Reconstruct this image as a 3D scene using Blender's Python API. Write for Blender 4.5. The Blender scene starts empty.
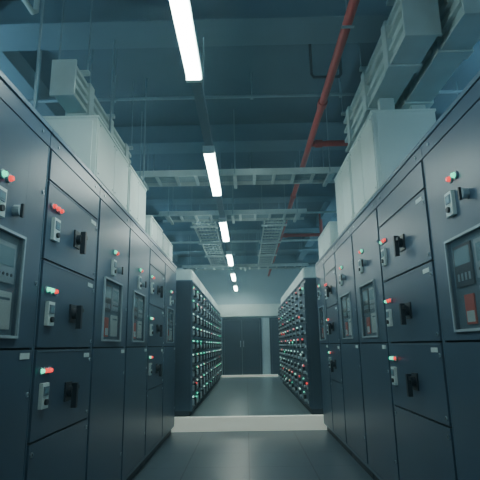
import bpy, math, random
from mathutils import Vector, Matrix
random.seed(4)
CH = 1.13   # eye height

# ------------------------------------------------------------------ materials
def mat(name, col, rough=0.5, metal=0.0, noise=0.0, nscale=4.0, emis=None, estr=0.0, alpha=1.0, spec=None, bump=0.0):
    m = bpy.data.materials.new(name); m.use_nodes = True
    nt = m.node_tree; b = nt.nodes["Principled BSDF"]
    b.inputs["Base Color"].default_value = (*col, 1)
    b.inputs["Roughness"].default_value = rough
    b.inputs["Metallic"].default_value = metal
    if spec is not None: b.inputs["Specular IOR Level"].default_value = spec
    if alpha < 1: b.inputs["Alpha"].default_value = alpha
    if emis:
        b.inputs["Emission Color"].default_value = (*emis, 1)
        b.inputs["Emission Strength"].default_value = estr
    if noise > 0:
        tc = nt.nodes.new("ShaderNodeTexCoord"); n = nt.nodes.new("ShaderNodeTexNoise")
        n.inputs["Scale"].default_value = nscale; n.inputs["Detail"].default_value = 5
        r = nt.nodes.new("ShaderNodeValToRGB")
        r.color_ramp.elements[0].position = 0.3; r.color_ramp.elements[1].position = 0.7
        r.color_ramp.elements[0].color = (*[c*(1-noise) for c in col], 1)
        r.color_ramp.elements[1].color = (*[min(1, c*(1+noise)) for c in col], 1)
        nt.links.new(tc.outputs["Object"], n.inputs["Vector"])
        nt.links.new(n.outputs["Fac"], r.inputs["Fac"])
        nt.links.new(r.outputs["Color"], b.inputs["Base Color"])
        if bump > 0:
            bp = nt.nodes.new("ShaderNodeBump"); bp.inputs["Strength"].default_value = bump
            nt.links.new(n.outputs["Fac"], bp.inputs["Height"]); nt.links.new(bp.outputs["Normal"], b.inputs["Normal"])
    return m

M = {}
M['steel']  = mat("cabinet_steel", (0.054,0.108,0.172), 0.36, 0.10, 0.08, 2.0)
M['steel2'] = mat("cabinet_frame", (0.09,0.17,0.25), 0.38, 0.1)
M['gap']    = mat("cabinet_gap", (0.012,0.022,0.040), 0.8)
M['plinth'] = mat("cabinet_plinth", (0.025,0.045,0.07), 0.6)
M['fsteel'] = mat("far_cabinet_steel", (0.055,0.110,0.17), 0.42, 0.10, 0.08, 2.0)
M['black']  = mat("handle_black", (0.014,0.026,0.042), 0.4)
M['grey']   = mat("plastic_grey", (0.30,0.42,0.49), 0.5)
M['white']  = mat("label_white", (0.56,0.72,0.75), 0.6)
M['chrome'] = mat("lock_metal", (0.46,0.6,0.68), 0.3, 0.9)
M['red']    = mat("lamp_red", (0.8,0.04,0.03), 0.3, emis=(1,0.05,0.045), estr=1.5)
M['green']  = mat("lamp_green", (0.03,0.7,0.4), 0.3, emis=(0.04,1,0.55), estr=1.8)
M['pale']   = mat("lamp_pale", (0.6,0.8,0.75), 0.3, emis=(0.50,0.98,0.88), estr=1.0)
M['glass']  = mat("window_glass", (0.10,0.16,0.20), 0.08, alpha=0.18)
M['inst']   = mat("instrument_panel", (0.12,0.21,0.28), 0.6, noise=0.12)
M['screen'] = mat("meter_screen", (0.18,0.34,0.42), 0.25)
M['redp']   = mat("tag_red", (0.60,0.13,0.10), 0.6)
M['box']    = mat("cover_box_paint", (0.64,0.79,0.78), 0.55, 0.0, 0.05, 3.0)
M['duct']   = mat("busduct_paint", (0.43,0.56,0.57), 0.5, 0.0, 0.08, 5.0)
M['tray']   = mat("cable_tray_galv", (0.40,0.52,0.54), 0.45, 0.1, 0.08, 8.0)
M['rod']    = mat("hanger_rod", (0.22,0.33,0.39), 0.5, 0.3)
M['cable']  = mat("cable_sheath", (0.03,0.05,0.07), 0.6)
M['pipe']   = mat("pipe_red", (0.36,0.055,0.05), 0.5, 0.0, 0.1, 6.0)
M['trunk']  = mat("lamp_trunking", (0.10,0.17,0.23), 0.5, 0.1)
M['lampw']  = mat("lamp_housing", (0.55,0.65,0.68), 0.5)
M['tube']   = mat("lamp_diffuser", (0.9,0.9,0.85), 0.5, emis=(0.86,1.0,0.88), estr=44.0)
M['fill_tube']  = mat("fill_tube_cool", (0.9,0.9,0.9), 0.5, emis=(0.52,0.86,1.0), estr=60.0)  # cool emission for the added, unseen side lamps
M['ceil']   = mat("ceiling_paint", (0.085,0.150,0.200), 0.9, 0, 0.18, 0.8)
M['beam']   = mat("beam_paint", (0.125,0.215,0.275), 0.8, 0, 0.1, 1.5)
M['wall']   = mat("wall_paint", (0.17,0.28,0.35), 0.85, 0, 0.08, 1.0)
M['wallw']  = mat("wall_white", (0.38,0.54,0.60), 0.8, 0, 0.05, 1.0)
M['door']   = mat("door_dark", (0.028,0.060,0.100), 0.5, 0.1)
M['riser']  = mat("step_trim_glow", (0.88,0.92,0.86), 0.5, 0, 0.04, 6.0, emis=(0.85,1.0,0.86), estr=0.26)  # white riser and far trim; brightness added as a slight glow, not an LED

def floor_mat(name, c1, c2, cm, size, rough):
    m = bpy.data.materials.new(name); m.use_nodes = True
    nt = m.node_tree; b = nt.nodes["Principled BSDF"]
    tc = nt.nodes.new("ShaderNodeTexCoord"); br = nt.nodes.new("ShaderNodeTexBrick")
    sx = nt.nodes.new("ShaderNodeSeparateXYZ"); cx = nt.nodes.new("ShaderNodeCombineXYZ")
    nt.links.new(tc.outputs["Object"], sx.inputs[0]); nt.links.new(sx.outputs[0], cx.inputs[0]); nt.links.new(sx.outputs[1], cx.inputs[1])
    br.offset = 0.0
    br.inputs["Scale"].default_value = 1.0
    br.inputs["Brick Width"].default_value = size; br.inputs["Row Height"].default_value = size
    br.inputs["Mortar Size"].default_value = 0.006
    br.inputs["Color1"].default_value = (*c1,1); br.inputs["Color2"].default_value = (*c2,1); br.inputs["Mortar"].default_value = (*cm,1)
    nt.links.new(cx.outputs[0], br.inputs["Vector"])
    nt.links.new(br.outputs["Color"], b.inputs["Base Color"])
    b.inputs["Roughness"].default_value = rough
    return m
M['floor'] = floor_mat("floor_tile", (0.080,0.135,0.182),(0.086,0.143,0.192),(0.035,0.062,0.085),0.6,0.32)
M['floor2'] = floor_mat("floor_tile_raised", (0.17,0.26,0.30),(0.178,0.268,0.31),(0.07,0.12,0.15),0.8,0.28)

# ------------------------------------------------------------------ mesh builder
class MB:
    def __init__(s): s.v=[]; s.f=[]; s.m=[]; s.mats=[]
    def mi(s,k):
        if k not in s.mats: s.mats.append(k)
        return s.mats.index(k)
    def box(s,x0,x1,y0,y1,z0,z1,k):
        if x0>x1: x0,x1=x1,x0
        if y0>y1: y0,y1=y1,y0
        n=len(s.v); i=s.mi(k)
        s.v += [(x0,y0,z0),(x1,y0,z0),(x1,y1,z0),(x0,y1,z0),(x0,y0,z1),(x1,y0,z1),(x1,y1,z1),(x0,y1,z1)]
        for f in ((0,3,2,1),(4,5,6,7),(0,1,5,4),(1,2,6,5),(2,3,7,6),(3,0,4,7)):
            s.f.append(tuple(n+a for a in f)); s.m.append(i)
    def cyl(s,p0,p1,r,k,seg=12,r1=None):
        p0=Vector(p0); p1=Vector(p1); d=(p1-p0).normalized()
        a=Vector((0,0,1)) if abs(d.z)<0.9 else Vector((1,0,0))
        u=d.cross(a).normalized(); w=d.cross(u); n=len(s.v); i=s.mi(k)
        if r1 is None: r1=r
        for p,rr in ((p0,r),(p1,r1)):
            for j in range(seg):
                t=2*math.pi*j/seg; s.v.append(tuple(p+u*math.cos(t)*rr+w*math.sin(t)*rr))
        for j in range(seg):
            k2=(j+1)%seg; s.f.append((n+j,n+k2,n+seg+k2,n+seg+j)); s.m.append(i)
        s.f.append(tuple(n+j for j in reversed(range(seg)))); s.m.append(i)
        s.f.append(tuple(n+seg+j for j in range(seg))); s.m.append(i)
    def obj(s,name,bevel=0.0):
        me=bpy.data.meshes.new(name); me.from_pydata(s.v,[],s.f)
        for k in s.mats: me.materials.append(M[k])
        me.polygons.foreach_set("material_index",s.m); me.update()
        import bmesh
        bm=bmesh.new(); bm.from_mesh(me); bmesh.ops.recalc_face_normals(bm,faces=bm.faces); bm.to_mesh(me); bm.free()
        o=bpy.data.objects.new(name,me); bpy.context.collection.objects.link(o)
        if bevel>0:
            b=o.modifiers.new("bevel",'BEVEL'); b.width=bevel; b.segments=2; b.limit_method='ANGLE'; b.angle_limit=math.radians(50)
        return o

# face-frame helper: u right as seen facing the cabinet, v up, w outward
class Face:
    def __init__(s,mb,side,xp,y0,y1,zb=0.0):
        s.mb=mb; s.side=side; s.xp=xp; s.y0=y0; s.y1=y1; s.w=y1-y0; s.zb=zb
    def Y(s,u): return s.y0+u if s.side<0 else s.y1-u
    def X(s,w): return s.xp - s.side*w
    def box(s,u0,u1,v0,v1,w0,w1,k): s.mb.box(s.X(w0),s.X(w1),s.Y(u0),s.Y(u1),v0+CH,v1+CH,k)
    def cyl(s,u,v,w0,w1,r,k,seg=14,r1=None): s.mb.cyl((s.X(w0),s.Y(u),v+CH),(s.X(w1),s.Y(u),v+CH),r,k,seg,r1)

TOP=1.10
def lampdot(F,u,v,k,r=0.012):
    F.cyl(u,v,0.012,0.020,r*1.45,'grey'); F.cyl(u,v,0.020,0.034,r,k,12,r*0.7)
def handle(F,u,v):
    F.box(u-0.045,u+0.045,v-0.05,v+0.05,0.012,0.020,'black')
    F.cyl(u,v,0.020,0.045,0.030,'black',18)
    F.box(u-0.013,u+0.013,v-0.085,v+0.045,0.040,0.068,'black')
    F.box(u+0.013,u+0.055,v+0.010,v+0.030,0.045,0.060,'black')
def ctlbox(F,u,v):
    F.box(u-0.038,u+0.038,v-0.060,v+0.058,0.012,0.030,'white')
    F.box(u-0.026,u+0.026,v+0.000,v+0.042,0.030,0.034,'inst')
    F.box(u-0.018,u+0.018,v+0.010,v+0.032,0.034,0.0355,'screen')
    F.cyl(u,v-0.030,0.030,0.042,0.014,'black')
def plate(F,u0,u1,v0,v1):   # door/drawer panel
    g=0.005
    F.box(u0+g,u1-g,v0+g,v1-g,-0.006,0.012,'steel')
def lock(F,u,v): F.cyl(u,v,0.012,0.017,0.011,'chrome'); F.box(u-0.002,u+0.002,v-0.006,v+0.006,0.017,0.019,'black')

def cabinet(side,xp,y0,y1,kind,idx):
    mb=MB(); F=Face(mb,side,xp,y0,y1); w=F.w; g=0.003
    # carcass
    F.box(g,w-g,-CH+0.09,TOP,-0.88,-0.02,'steel2')
    F.box(g,w-g,-CH+0.09,TOP-0.02,-0.02,-0.008,'gap')
    F.box(0.01,w-0.01,-CH,-CH+0.09,-0.85,-0.03,'plinth')
    # frame posts, head and sill rails
    F.box(g,0.014,-CH+0.09,TOP,-0.02,0.004,'steel2'); F.box(w-0.014,w-g,-CH+0.09,TOP,-0.02,0.004,'steel2')
    F.box(g,w-g,TOP-0.012,TOP+0.012,-0.9,0.018,'steel2')
    F.box(g,w-g,TOP-0.09,TOP-0.014,-0.01,0.010,'steel')
    for u in (0.10,w-0.10): F.cyl(u,TOP-0.05,0.01,0.016,0.008,'chrome',8)
    F.box(g,w-g,-CH+0.09,-CH+0.115,-0.02,0.008,'steel2')
    a,b=0.016,w-0.016
    if kind=='D':
        plate(F,a,b,0.84,TOP-0.095)
        for j,(v0,v1) in enumerate(((0.43,0.84),(0.0,0.43),(-0.42,0.0))):
            plate(F,a,b,v0,v1)
            # raised edging round each drawer
            F.box(a+0.012,b-0.012,v1-0.016,v1-0.012,0.012,0.015,'steel2')
            bu=0.115; bv=v0+0.17 if v0>=0 else v0+0.20
            ctlbox(F,bu,bv)
            lampdot(F,bu-0.040,bv+0.115,'green' if (j or idx%2) else 'red'); lampdot(F,bu+0.007,bv+0.115,'green' if (idx+j)%3==1 else 'red'); lampdot(F,bu+0.054,bv+0.115,'red')
            handle(F,w*0.53,v0+0.190)
            F.box(b-0.14,b-0.05,v1-0.055,v1-0.03,0.012,0.015,'white')
            lock(F,b-0.03,v0+0.04); lock(F,b-0.03,v1-0.07)
        plate(F,a,b,-CH+0.118,-0.42)
        lock(F,a+0.03,-0.47); lock(F,b-0.03,-0.47)
    else:
        plate(F,a,b,-CH+0.118,0.0)
        lock(F,b-0.03,-0.2); lock(F,b-0.03,-0.8)
        F.box(b-0.13,b-0.04,-0.045,-0.018,0.012,0.015,'white')
        # upper door built as a frame round the window
        u0,u1=w*0.22,w*0.74; v0,v1=0.055,0.475
        gg=0.005
        F.box(a+gg,u0,0.0+gg,TOP-0.10,-0.006,0.012,'steel'); F.box(u1,b-gg,0.0+gg,TOP-0.10,-0.006,0.012,'steel')
        F.box(u0,u1,0.0+gg,v0,-0.006,0.012,'steel'); F.box(u0,u1,v1,TOP-0.10,-0.006,0.012,'steel')
        # window surround
        t=0.012
        F.box(u0-t,u1+t,v1,v1+t,0.012,0.024,'grey'); F.box(u0-t,u1+t,v0-t,v0,0.012,0.024,'grey')
        F.box(u0-t,u0,v0,v1,0.012,0.024,'grey'); F.box(u1,u1+t,v0,v1,0.012,0.024,'grey')
        F.box(u0,u1,v0,v1,-0.0075,-0.0035,'inst')
        # instruments: protection relay with screen, meters, document holder and tag
        wu=u1-u0
        U=lambda f: u1-wu*f
        F.box(U(0.08),U(0.46),0.27,0.44,-0.0035,0.006,'grey')
        F.box(U(0.12),U(0.42),0.34,0.42,0.006,0.008,'screen')
        for c in range(4): F.cyl(U(0.15+0.08*c),0.305,0.006,0.009,0.007,'black',10)
        F.box(U(0.54),U(0.93),0.25,0.445,-0.0035,0.005,'black')
        F.box(U(0.57),U(0.90),0.35,0.43,0.005,0.007,'screen')
        for c in range(4): F.box(U(0.59+0.08*c),U(0.63+0.08*c),0.275,0.31,0.005,0.007,'grey')
        F.box(U(0.08),U(0.46),0.08,0.235,-0.0035,0.003,'white')
        F.box(U(0.12),U(0.36),0.20,0.21,0.003,0.004,'inst')
        F.box(U(0.60),U(0.80),0.075,0.21,-0.0035,0.003,'redp'); F.box(U(0.62),U(0.78),0.085,0.135,0.003,0.004,'white')
        F.box(u0,u1,v0,v1,0.014,0.017,'glass')
        su = 0.12*w if side<0 else 0.02*w; sv=-0.06 if side<0 else 0.01
        for c,k in enumerate(('green','red') if side<0 else ('red','green')):
            lampdot(F,w*0.34+0.055*c+su,0.76+sv,k,0.014)
        ctlbox(F,w*0.32+su,0.64+sv) ; F.cyl(w*0.50+su,0.64+sv,0.012,0.04,0.024,'grey'); F.box(w*0.50+su-0.006,w*0.50+su+0.006,0.61+sv,0.67+sv,0.04,0.052,'black')
        lock(F,b-0.03,0.3); lock(F,b-0.03,0.75)
    return mb.obj("switchgear_cabinet",0.0022)

LX,RX=-1.0,1.02
lb=[-1.75,-0.95,-0.15,0.65,1.42,2.22,3.05,3.9,4.76,5.68,6.62]
lk=['D','W','D','W','W','D','W','W','D','W']
rb=[-1.8,-0.95,-0.1,0.75,1.60,2.48,3.43,4.3,5.17,5.93,6.66]
rk=['W','D','W','D','W','D','W','W','D','W']
for i,k in enumerate(lk): cabinet(-1,LX,lb[i],lb[i+1],k,i+1)
for i,k in enumerate(rk): cabinet(1,RX,rb[i],rb[i+1],k,i)

# ------------------------------------------------------------------ cover boxes on top of cabinets
def coverbox(side,xi,y0,y1,ztop,depth=0.52):
    mb=MB(); x0=xi; x1=xi+side*depth; zb=CH+TOP+0.0125; zt=CH+ztop
    mb.box(x0+side*0.01,x1-side*0.01,y0+0.004,y1-0.004,zb,zt-0.012,'box')
    mb.box(x0,x1,y0,y1,zt-0.02,zt,'box')
    mb.box(x0,x1,y0,y1,zb,zb+0.03,'duct')
    for (a,b) in ((y0+0.02,(y0+y1)/2-0.004),((y0+y1)/2+0.004,y1-0.02)):
        mb.box(x0+side*0.002,x0+side*0.012,a,b,zb+0.04,zt-0.03,'box')
        for yy in (a+0.03,b-0.03):
            for zz in (zb+0.07,zt-0.06): mb.cyl((x0+side*0.002,yy,zz),(x0-side*0.003,yy,zz),0.006,'rod',8)
    mb.box(min(x0,x1)+0.04,max(x0,x1)-0.04,y0-0.002,y0+0.006,zb+0.05,zt-0.04,'box')
    return mb.obj("busbar_cover_box",0.003)
coverbox(-1,LX-0.01,3.00,3.88,1.60)
coverbox(-1,LX-0.01,3.92,4.62,1.60)
coverbox(-1,LX-0.01,4.9,5.6,1.40)
coverbox(-1,LX-0.01,5.64,6.4,1.38)
coverbox(1,RX+0.01,3.43,4.25,1.82)
coverbox(1,RX+0.01,4.29,5.05,1.82)
coverbox(1,RX+0.01,5.5,6.45,1.45)

# ------------------------------------------------------------------ bus ducts
CEIL=CH+2.75
def busduct(side,xi,xo,y0,y1,z0,z1,zsup,ysup):
    mb=MB(); n=3; h=(z1-z0)
    mb.box(xi+side*0.03,xo-side*0.03,y0+0.02,y1-0.02,CH+z0+0.01,CH+z1-0.01,'duct')
    for i in range(n+1):      # longitudinal flanges
        a=z0+(h-0.03)*i/n
        mb.box(xi,xo,y0,y1,CH+a,CH+a+0.03,'duct')
    mb.box(min(xi,xo)-0.012,max(xi,xo)+0.012,y0-0.02,y0,CH+z0-0.02,CH+z1+0.02,'duct')   # end flange
    for j in range(3):        # joint collars
        yy=y0+(y1-y0)*(j+0.6)/3
        mb.box(min(xi,xo)-0.015,max(xi,xo)+0.015,yy-0.05,yy+0.05,CH+z0-0.015,CH+z1+0.015,'duct')
    for yy in ysup:
        mb.box(xi+side*0.05,xo-side*0.05,yy-0.03,yy+0.03,CH+zsup+0.001,CH+z0,'duct')
    for yy in (y0+0.15,(y0+y1)/2,y1-0.15):
        mb.box(min(xi,xo)-0.05,max(xi,xo)+0.05,yy-0.02,yy+0.02,CH+z1,CH+z1+0.03,'tray')
        for xx in (xi-side*0.035,xo+side*0.035): mb.cyl((xx,yy,CH+z1),(xx,yy,CEIL),0.007,'rod',6)
    return mb.obj("busbar_duct",0.002)
busduct(1,1.10,1.32,2.75,4.7,2.0,2.36,1.82,(3.6,4.45))
busduct(1,1.40,1.62,2.55,4.7,2.0,2.36,1.82,(3.7,4.45))
busduct(-1,-1.18,-1.33,2.95,4.6,1.74,1.98,1.60,(3.3,4.3))

# ------------------------------------------------------------------ cable ladders
def ladder(name,p0,p1,width,z,axis,cables=3,rods=2):
    mb=MB(); z=CH+z; h=0.075
    if axis=='x':
        x0,x1,yc=p0[0],p1[0],p0[1]
        for s in (-1,1): mb.box(x0,x1,yc+s*width/2-0.008,yc+s*width/2+0.008,z,z+h,'tray')
        n=int((x1-x0)/0.22)
        for i in range(n):
            xx=x0+0.1+i*(x1-x0-0.2)/max(1,n-1); mb.box(xx-0.018,xx+0.018,yc-width/2,yc+width/2,z+0.004,z+0.022,'tray')
        for c in range(cables):
            yy=yc-width/2+width*(c+1)/(cables+1); mb.cyl((x0,yy,z+0.04),(x1,yy,z+0.04),0.018,'rod',8)
        for i in range(rods):
            xx=x0+0.15+i*(x1-x0-0.3)/max(1,rods-1)
            mb.box(xx-0.02,xx+0.02,yc-width/2-0.05,yc+width/2+0.05,z-0.03,z,'tray')
            for s in (-1,1): mb.cyl((xx,yc+s*(width/2+0.03),z-0.03),(xx,yc+s*(width/2+0.03),CEIL),0.006,'rod',6)
    else:
        y0,y1,xc=p0[1],p1[1],p0[0]
        for s in (-1,1): mb.box(xc+s*width/2-0.008,xc+s*width/2+0.008,y0,y1,z,z+h,'tray')
        n=int((y1-y0)/0.22)
        for i in range(n):
            yy=y0+0.1+i*(y1-y0-0.2)/max(1,n-1); mb.box(xc-width/2,xc+width/2,yy-0.018,yy+0.018,z+0.004,z+0.022,'tray')
        for c in range(cables):
            xx=xc-width/2+width*(c+1)/(cables+1); mb.cyl((xx,y0,z+0.04),(xx,y1,z+0.04),0.018,'rod',8)
        for i in range(rods):
            yy=y0+0.2+i*(y1-y0-0.4)/max(1,rods-1)
            mb.box(xc-width/2-0.05,xc+width/2+0.05,yy-0.02,yy+0.02,z-0.03,z,'tray')
            for s in (-1,1): mb.cyl((xc+s*(width/2+0.03),yy,z-0.03),(xc+s*(width/2+0.03),yy,CEIL),0.006,'rod',6)
    return mb.obj(name)
ladder("cable_tray",(-1.35,5.3),(1.15,5.3),0.34,1.93,'x',4,3)
ladder("cable_tray",(-1.3,7.0),(0.95,7.0),0.36,1.93,'x',5,3)
ladder("cable_tray",(0.49,7.25),(0.49,11.6),0.32,1.93,'y',5,4)
ladder("cable_tray",(-0.66,7.25),(-0.66,11.6),0.36,1.93,'y',5,4)
ladder("cable_tray",(-1.6,11.9),(1.6,11.9),0.4,1.93,'x',4,3)
ladder("cable_tray",(2.1,4.4),(2.1,9.0),0.4,2.15,'y',3,4)

# ------------------------------------------------------------------ lamps
LXc,LZ=-0.31,1.70
mb=MB()
mb.box(LXc-0.035,LXc+0.035,-1.9,15.1,CH+LZ+0.055,CH+LZ+0.115,'trunk')
y=-1.5
while y<15: 
    mb.cyl((LXc,y,CH+LZ+0.115),(LXc,y,CEIL),0.006,'rod',6); y+=2.45
mb.obj("lamp_trunking_rail",0.002)
def lamp(x,y0,y1,z,k='tube',w=0.042):
    mb=MB()
    mb.box(x-w-0.010,x+w+0.010,y0,y1,z+0.02,z+0.054,'lampw')
    mb.box(x-w-0.010,x+w+0.010,y0,y0+0.03,z-0.012,z+0.02,'lampw'); mb.box(x-w-0.010,x+w+0.010,y1-0.03,y1,z-0.012,z+0.02,'lampw')
    mb.box(x-w,x+w,y0+0.03,y1-0.03,z-0.010,z+0.02,k)
    return mb.obj("linear_ceiling_lamp")
for (a,b) in ((-0.98,0.28),(1.47,2.76),(3.9,5.17),(6.33,7.62),(8.75,10.05),(11.2,12.5),(13.6,14.9)):
    lamp(LXc,a,b,CH+LZ)
# added fill lamps, hidden behind the cabinets, to light the ceiling blue
for sx in (-3.0,3.0):
    for yy in (-0.5,2.5,5.5,8.5,11.5):
        mb=MB(); z=CH+1.95
        mb.box(sx-0.04,sx+0.04,yy,yy+1.5,z,z+0.04,'lampw')
        for s in (-1,1): mb.cyl((sx+s*0.075,yy+0.04,z+0.02),(sx+s*0.075,yy+1.46,z+0.02),0.02,'fill_tube',10)
        for e in (yy,yy+1.46): mb.box(sx-0.10,sx+0.10,e,e+0.04,z-0.005,z+0.045,'lampw')
        for e in (yy+0.3,yy+1.2): mb.cyl((sx,e,z+0.04),(sx,e,CEIL),0.006,'rod',6)
        mb.obj("added_fill_lamp")

# ------------------------------------------------------------------ pipes
mb=MB(); PX,PZ=0.76,CH+2.22
mb.cyl((PX,-1.9,PZ),(PX,15.25,PZ),0.034,'pipe',16)
for yy in (1.2,4.0,6.8,9.6,12.4): mb.cyl((PX,yy,PZ),(PX,yy+0.09,PZ),0.045,'pipe',16)
for (yy,xe) in ((4.95,1.35),(9.5,1.6)):
    mb.cyl((PX,yy,PZ),(xe,yy,PZ),0.034,'pipe',14); mb.cyl((PX+0.06,yy,PZ),(PX+0.14,yy,PZ),0.045,'pipe',14)
    mb.cyl((xe,yy,PZ-0.0),(xe,yy,PZ+0.45),0.034,'pipe',14)
for yy in (0.5,2.9,5.9,8.2,10.6,13):
    mb.box(PX-0.045,PX+0.045,yy-0.012,yy+0.012,PZ-0.042,PZ-0.034,'rod')
    mb.cyl((PX,yy,PZ+0.03),(PX,yy,CEIL),0.007,'rod',6)
mb.obj("fire_sprinkler_pipe")

def tube(name,pts,r,k):
    cu=bpy.data.curves.new(name,'CURVE'); cu.dimensions='3D'; sp=cu.splines.new('POLY'); sp.points.add(len(pts)-1)
    for i,p in enumerate(pts): sp.points[i].co=(*p,1)
    cu.bevel_depth=r; cu.bevel_resolution=3; cu.materials.append(M[k]); cu.use_fill_caps=True
    o=bpy.data.objects.new(name,cu); bpy.context.collection.objects.link(o); return o
tube("conduit_loop",[(0.62,3.72,CEIL),(0.62,3.72,CH+2.33),(0.64,3.72,CH+2.30),(0.86,3.72,CH+2.30),(0.88,3.72,CH+2.33),(0.88,3.72,CEIL)],0.013,'cable')
tube("conduit_pipe",[(-1.55,0.5,CH+2.45),(-1.55,3.0,CH+2.45),(-1.55,3.05,CH+2.5),(-1.55,3.05,CEIL)],0.02,'duct')
tube("conduit_pipe",[(1.72,-0.5,CH+2.2),(1.72,2.7,CH+2.2),(1.72,2.75,CH+2.25),(1.72,2.75,CEIL)],0.022,'duct')
# conduits clipped under the beams, running across and along the room
for (yy,zz,r,x0,x1) in ((4.3,2.46,0.016,-3.9,3.9),(6.3,2.40,0.03,-3.9,3.9),(8.5,2.42,0.02,-3.9,3.9),(10.9,2.42,0.025,-3.9,3.9)):
    mb=MB(); mb.cyl((x0,yy,CH+zz),(x1,yy,CH+zz),r,'duct' if r>0.018 else 'rod',12)
    for xx in (-3,-1.3,0.1,1.0,2.6):
        mb.box(xx-0.015,xx+0.015,yy-r-0.01,yy+r+0.01,CH+zz-r-0.006,CH+zz-r,'rod'); mb.cyl((xx,yy+r+0.006,CH+zz-r-0.003),(xx,yy+r+0.006,CEIL),0.006,'rod',6)
    mb.obj("conduit_pipe")
mb=MB()
for (x,y,zb) in ((-1.28,2.6,1.115),(-1.05,3.4,1.605),(-1.0,4.4,1.605),(-1.55,5.0,1.115),(1.3,5.3,1.115),(-1.7,6.0,1.115),(-1.75,3.6,1.115),(1.5,6.0,1.455)):
    mb.cyl((x,y,CH+zb),(x,y,CEIL),0.008,'rod',6)
mb.obj("hanger_rods")

# ------------------------------------------------------------------ far cabinets
def far_row(side,xp,y0,y1,top,flr):
    mb=MB(); F=Face(mb,side,xp,y0,y1); L=F.w; zb=flr-CH
    F.box(0,L,zb+0.08,top,-0.75,-0.01,'fsteel'); F.box(0.01,L-0.01,zb,zb+0.08,-0.72,-0.03,'plinth')
    F.box(0,L,top,top+0.02,-0.76,0.01,'steel2')
    n=round(L/0.6); cw=L/n; rows=9; rh=(top-0.05-(zb+0.1))/rows
    for c in range(n):
        u0=c*cw
        F.box(u0,u0+0.012,zb+0.08,top,-0.01,0.012,'steel2')
        for r in range(rows):
            v0=zb+0.1+r*rh
            F.box(u0+0.018,u0+cw-0.006,v0+0.004,v0+rh-0.004,-0.01,0.008,'fsteel')
            F.box(u0+0.06,u0+0.14,v0+0.05,v0+0.12,0.008,0.03,'grey')
            F.box(u0+0.24,u0+0.30,v0+0.03,v0+0.14,0.008,0.045,'black')
            F.cyl(u0+0.40,v0+0.07,0.008,0.05,0.024,'grey',10)
            F.box(u0+0.46,u0+0.55,v0+0.04,v0+0.07,0.008,0.012,'white')
            for q,k in ((0,random.choice(['pale','pale','green','grey'])),(1,random.choice(['red','white','pale','grey','grey','white']))):
                F.cyl(u0+0.09+q*0.07,v0+rh-0.035,0.008,0.024,0.011,k,8)
            if random.random()<0.2: F.cyl(u0+0.50,v0+0.12,0.008,0.03,0.012,random.choice(['red','green','pale']),8)
    # end panel facing the camera
    xs=sorted((F.X(-0.70),F.X(-0.05)))
    mb.box(xs[0],xs[1],y0-0.008,y0+0.01,flr+0.12,CH+top-0.05,'fsteel')
    return mb.obj("motor_control_cabinet_row",0.0)
FLR=0.17
far_row(-1,-0.79,6.82,14.4,0.93,FLR)
far_row(1,0.86,6.82,12.4,0.93,FLR)
def far_cover(side,xi,y0,y1,z0,z1):
    mb=MB(); n=round((y1-y0)/1.2); w=(y1-y0)/n
    for i in range(n):
        a=y0+i*w; mb.box(xi,xi+side*0.5,a+0.008,a+w-0.008,CH+z0,CH+z1,'box')
        mb.box(xi-side*0.008,xi,a+0.04,a+w-0.04,CH+z0+0.03,CH+z1-0.03,'box')
    mb.box(xi+side*0.02,xi+side*0.48,y0,y1,CH+z0,CH+z1+0.015,'duct')
    return mb.obj("busbar_cover_box",0.002)
far_cover(-1,-0.84,7.3,14.2,0.951,1.17)
far_cover(1,0.91,7.3,12.2,0.951,1.17)

# ------------------------------------------------------------------ room
def rbox(name,*a):
    mb=MB(); mb.box(*a); return mb.obj(name)
WX=4.2; YB=-2.2; YF=15.3
rbox("floor",-WX,WX,YB,YF,-0.1,0.0,'floor')
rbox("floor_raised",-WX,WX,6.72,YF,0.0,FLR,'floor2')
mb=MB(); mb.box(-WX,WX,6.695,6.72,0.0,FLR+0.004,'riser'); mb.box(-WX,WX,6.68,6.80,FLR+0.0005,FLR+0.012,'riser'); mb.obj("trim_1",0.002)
rbox("ceiling",-WX,WX,YB,YF,CEIL,CEIL+0.1,'ceil')
rbox("wall_left",-WX-0.1,-WX,YB,YF,-0.1,CEIL+0.1,'wall')
rbox("wall_right",WX,WX+0.1,YB,YF,-0.1,CEIL+0.1,'wall')
rbox("wall_back",-WX-0.1,WX+0.1,YB-0.1,YB,-0.1,CEIL+0.1,'wall')
rbox("wall_front",-WX-0.1,WX+0.1,YF,YF+0.1,-0.1,CEIL+0.1,'wallw')
for yy in (1.2,3.35,5.6,7.9,10.2,12.5,14.6):
    mb=MB(); mb.box(-WX,WX,yy-0.12,yy+0.12,CEIL-0.24,CEIL,'beam'); mb.box(-WX,WX,yy-0.17,yy+0.17,CEIL-0.26,CEIL-0.235,'beam'); mb.obj("ceiling_beam",0.004)
for xx in (-2.2,1.7):
    mb=MB(); mb.box(xx-0.1,xx+0.1,YB,YF,CEIL-0.20,CEIL,'beam'); mb.obj("ceiling_beam",0.004)
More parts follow.
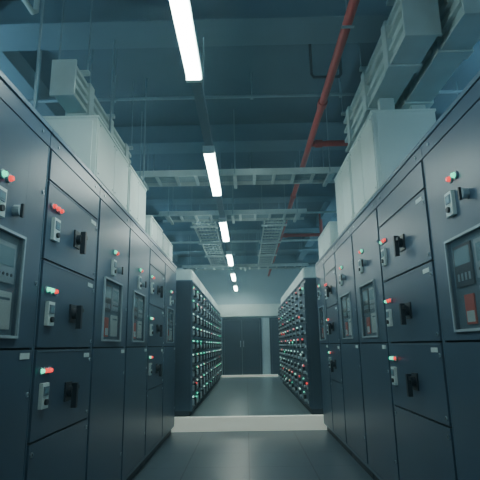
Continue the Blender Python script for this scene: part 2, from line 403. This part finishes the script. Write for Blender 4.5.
# doors in the end wall
def door(name,x0,x1,h):
    mb=MB(); y=YF-0.003
    mb.box(x0-0.06,x0,y-0.05,y,FLR,FLR+h+0.06,'door'); mb.box(x1,x1+0.06,y-0.05,y,FLR,FLR+h+0.06,'door'); mb.box(x0,x1,y-0.05,y,FLR+h,FLR+h+0.06,'door')
    xm=(x0+x1)/2
    for (a,b) in ((x0+0.004,xm-0.004),(xm+0.004,x1-0.004)):
        mb.box(a,b,y-0.03,y,FLR+0.01,FLR+h-0.004,'door')
        mb.box(a+0.09,b-0.09,y-0.036,y-0.03,FLR+0.15,FLR+0.9,'door'); mb.box(a+0.09,b-0.09,y-0.036,y-0.03,FLR+1.0,FLR+h-0.12,'door')
    for s in (-1,1): mb.box(xm+s*0.05-0.012,xm+s*0.05+0.012,y-0.07,y-0.05,FLR+0.9,FLR+1.1,'chrome'); mb.box(xm+s*0.05-0.012,xm+s*0.05+0.012,y-0.07,y-0.03,FLR+0.99,FLR+1.01,'chrome')
    mb.obj(name,0.003)
door("door_1",-0.72,0.42,1.75)
door("door_2",0.80,1.9,1.75)
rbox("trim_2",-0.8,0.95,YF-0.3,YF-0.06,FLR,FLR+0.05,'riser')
rbox("trim_3",-1.6,1.9,YF-0.10,YF-0.002,FLR+1.86,FLR+2.25,'box')

# ------------------------------------------------------------------ world + camera
w=bpy.data.worlds.new("world"); bpy.context.scene.world=w; w.use_nodes=True
nt=w.node_tree
nt.nodes["Background"].inputs[0].default_value=(0.03,0.06,0.1,1); nt.nodes["Background"].inputs[1].default_value=0.5
# faint haze in the room air
vs=nt.nodes.new("ShaderNodeVolumeScatter"); vs.inputs["Color"].default_value=(0.50,0.85,1.0,1); vs.inputs["Density"].default_value=0.014; vs.inputs["Anisotropy"].default_value=0.2
nt.links.new(vs.outputs[0], nt.nodes["World Output"].inputs["Volume"])
cam=bpy.data.cameras.new("camera"); co=bpy.data.objects.new("camera",cam); bpy.context.collection.objects.link(co)
cam.lens=35; cam.sensor_width=36; cam.clip_start=0.05
R=Matrix.Rotation(math.radians(0.6),4,'Z')@Matrix.Rotation(math.radians(90+12.7),4,'X')@Matrix.Rotation(math.radians(-1.0),4,'Z')
co.matrix_world=Matrix.Translation((0,0,CH))@R
bpy.context.scene.camera=co
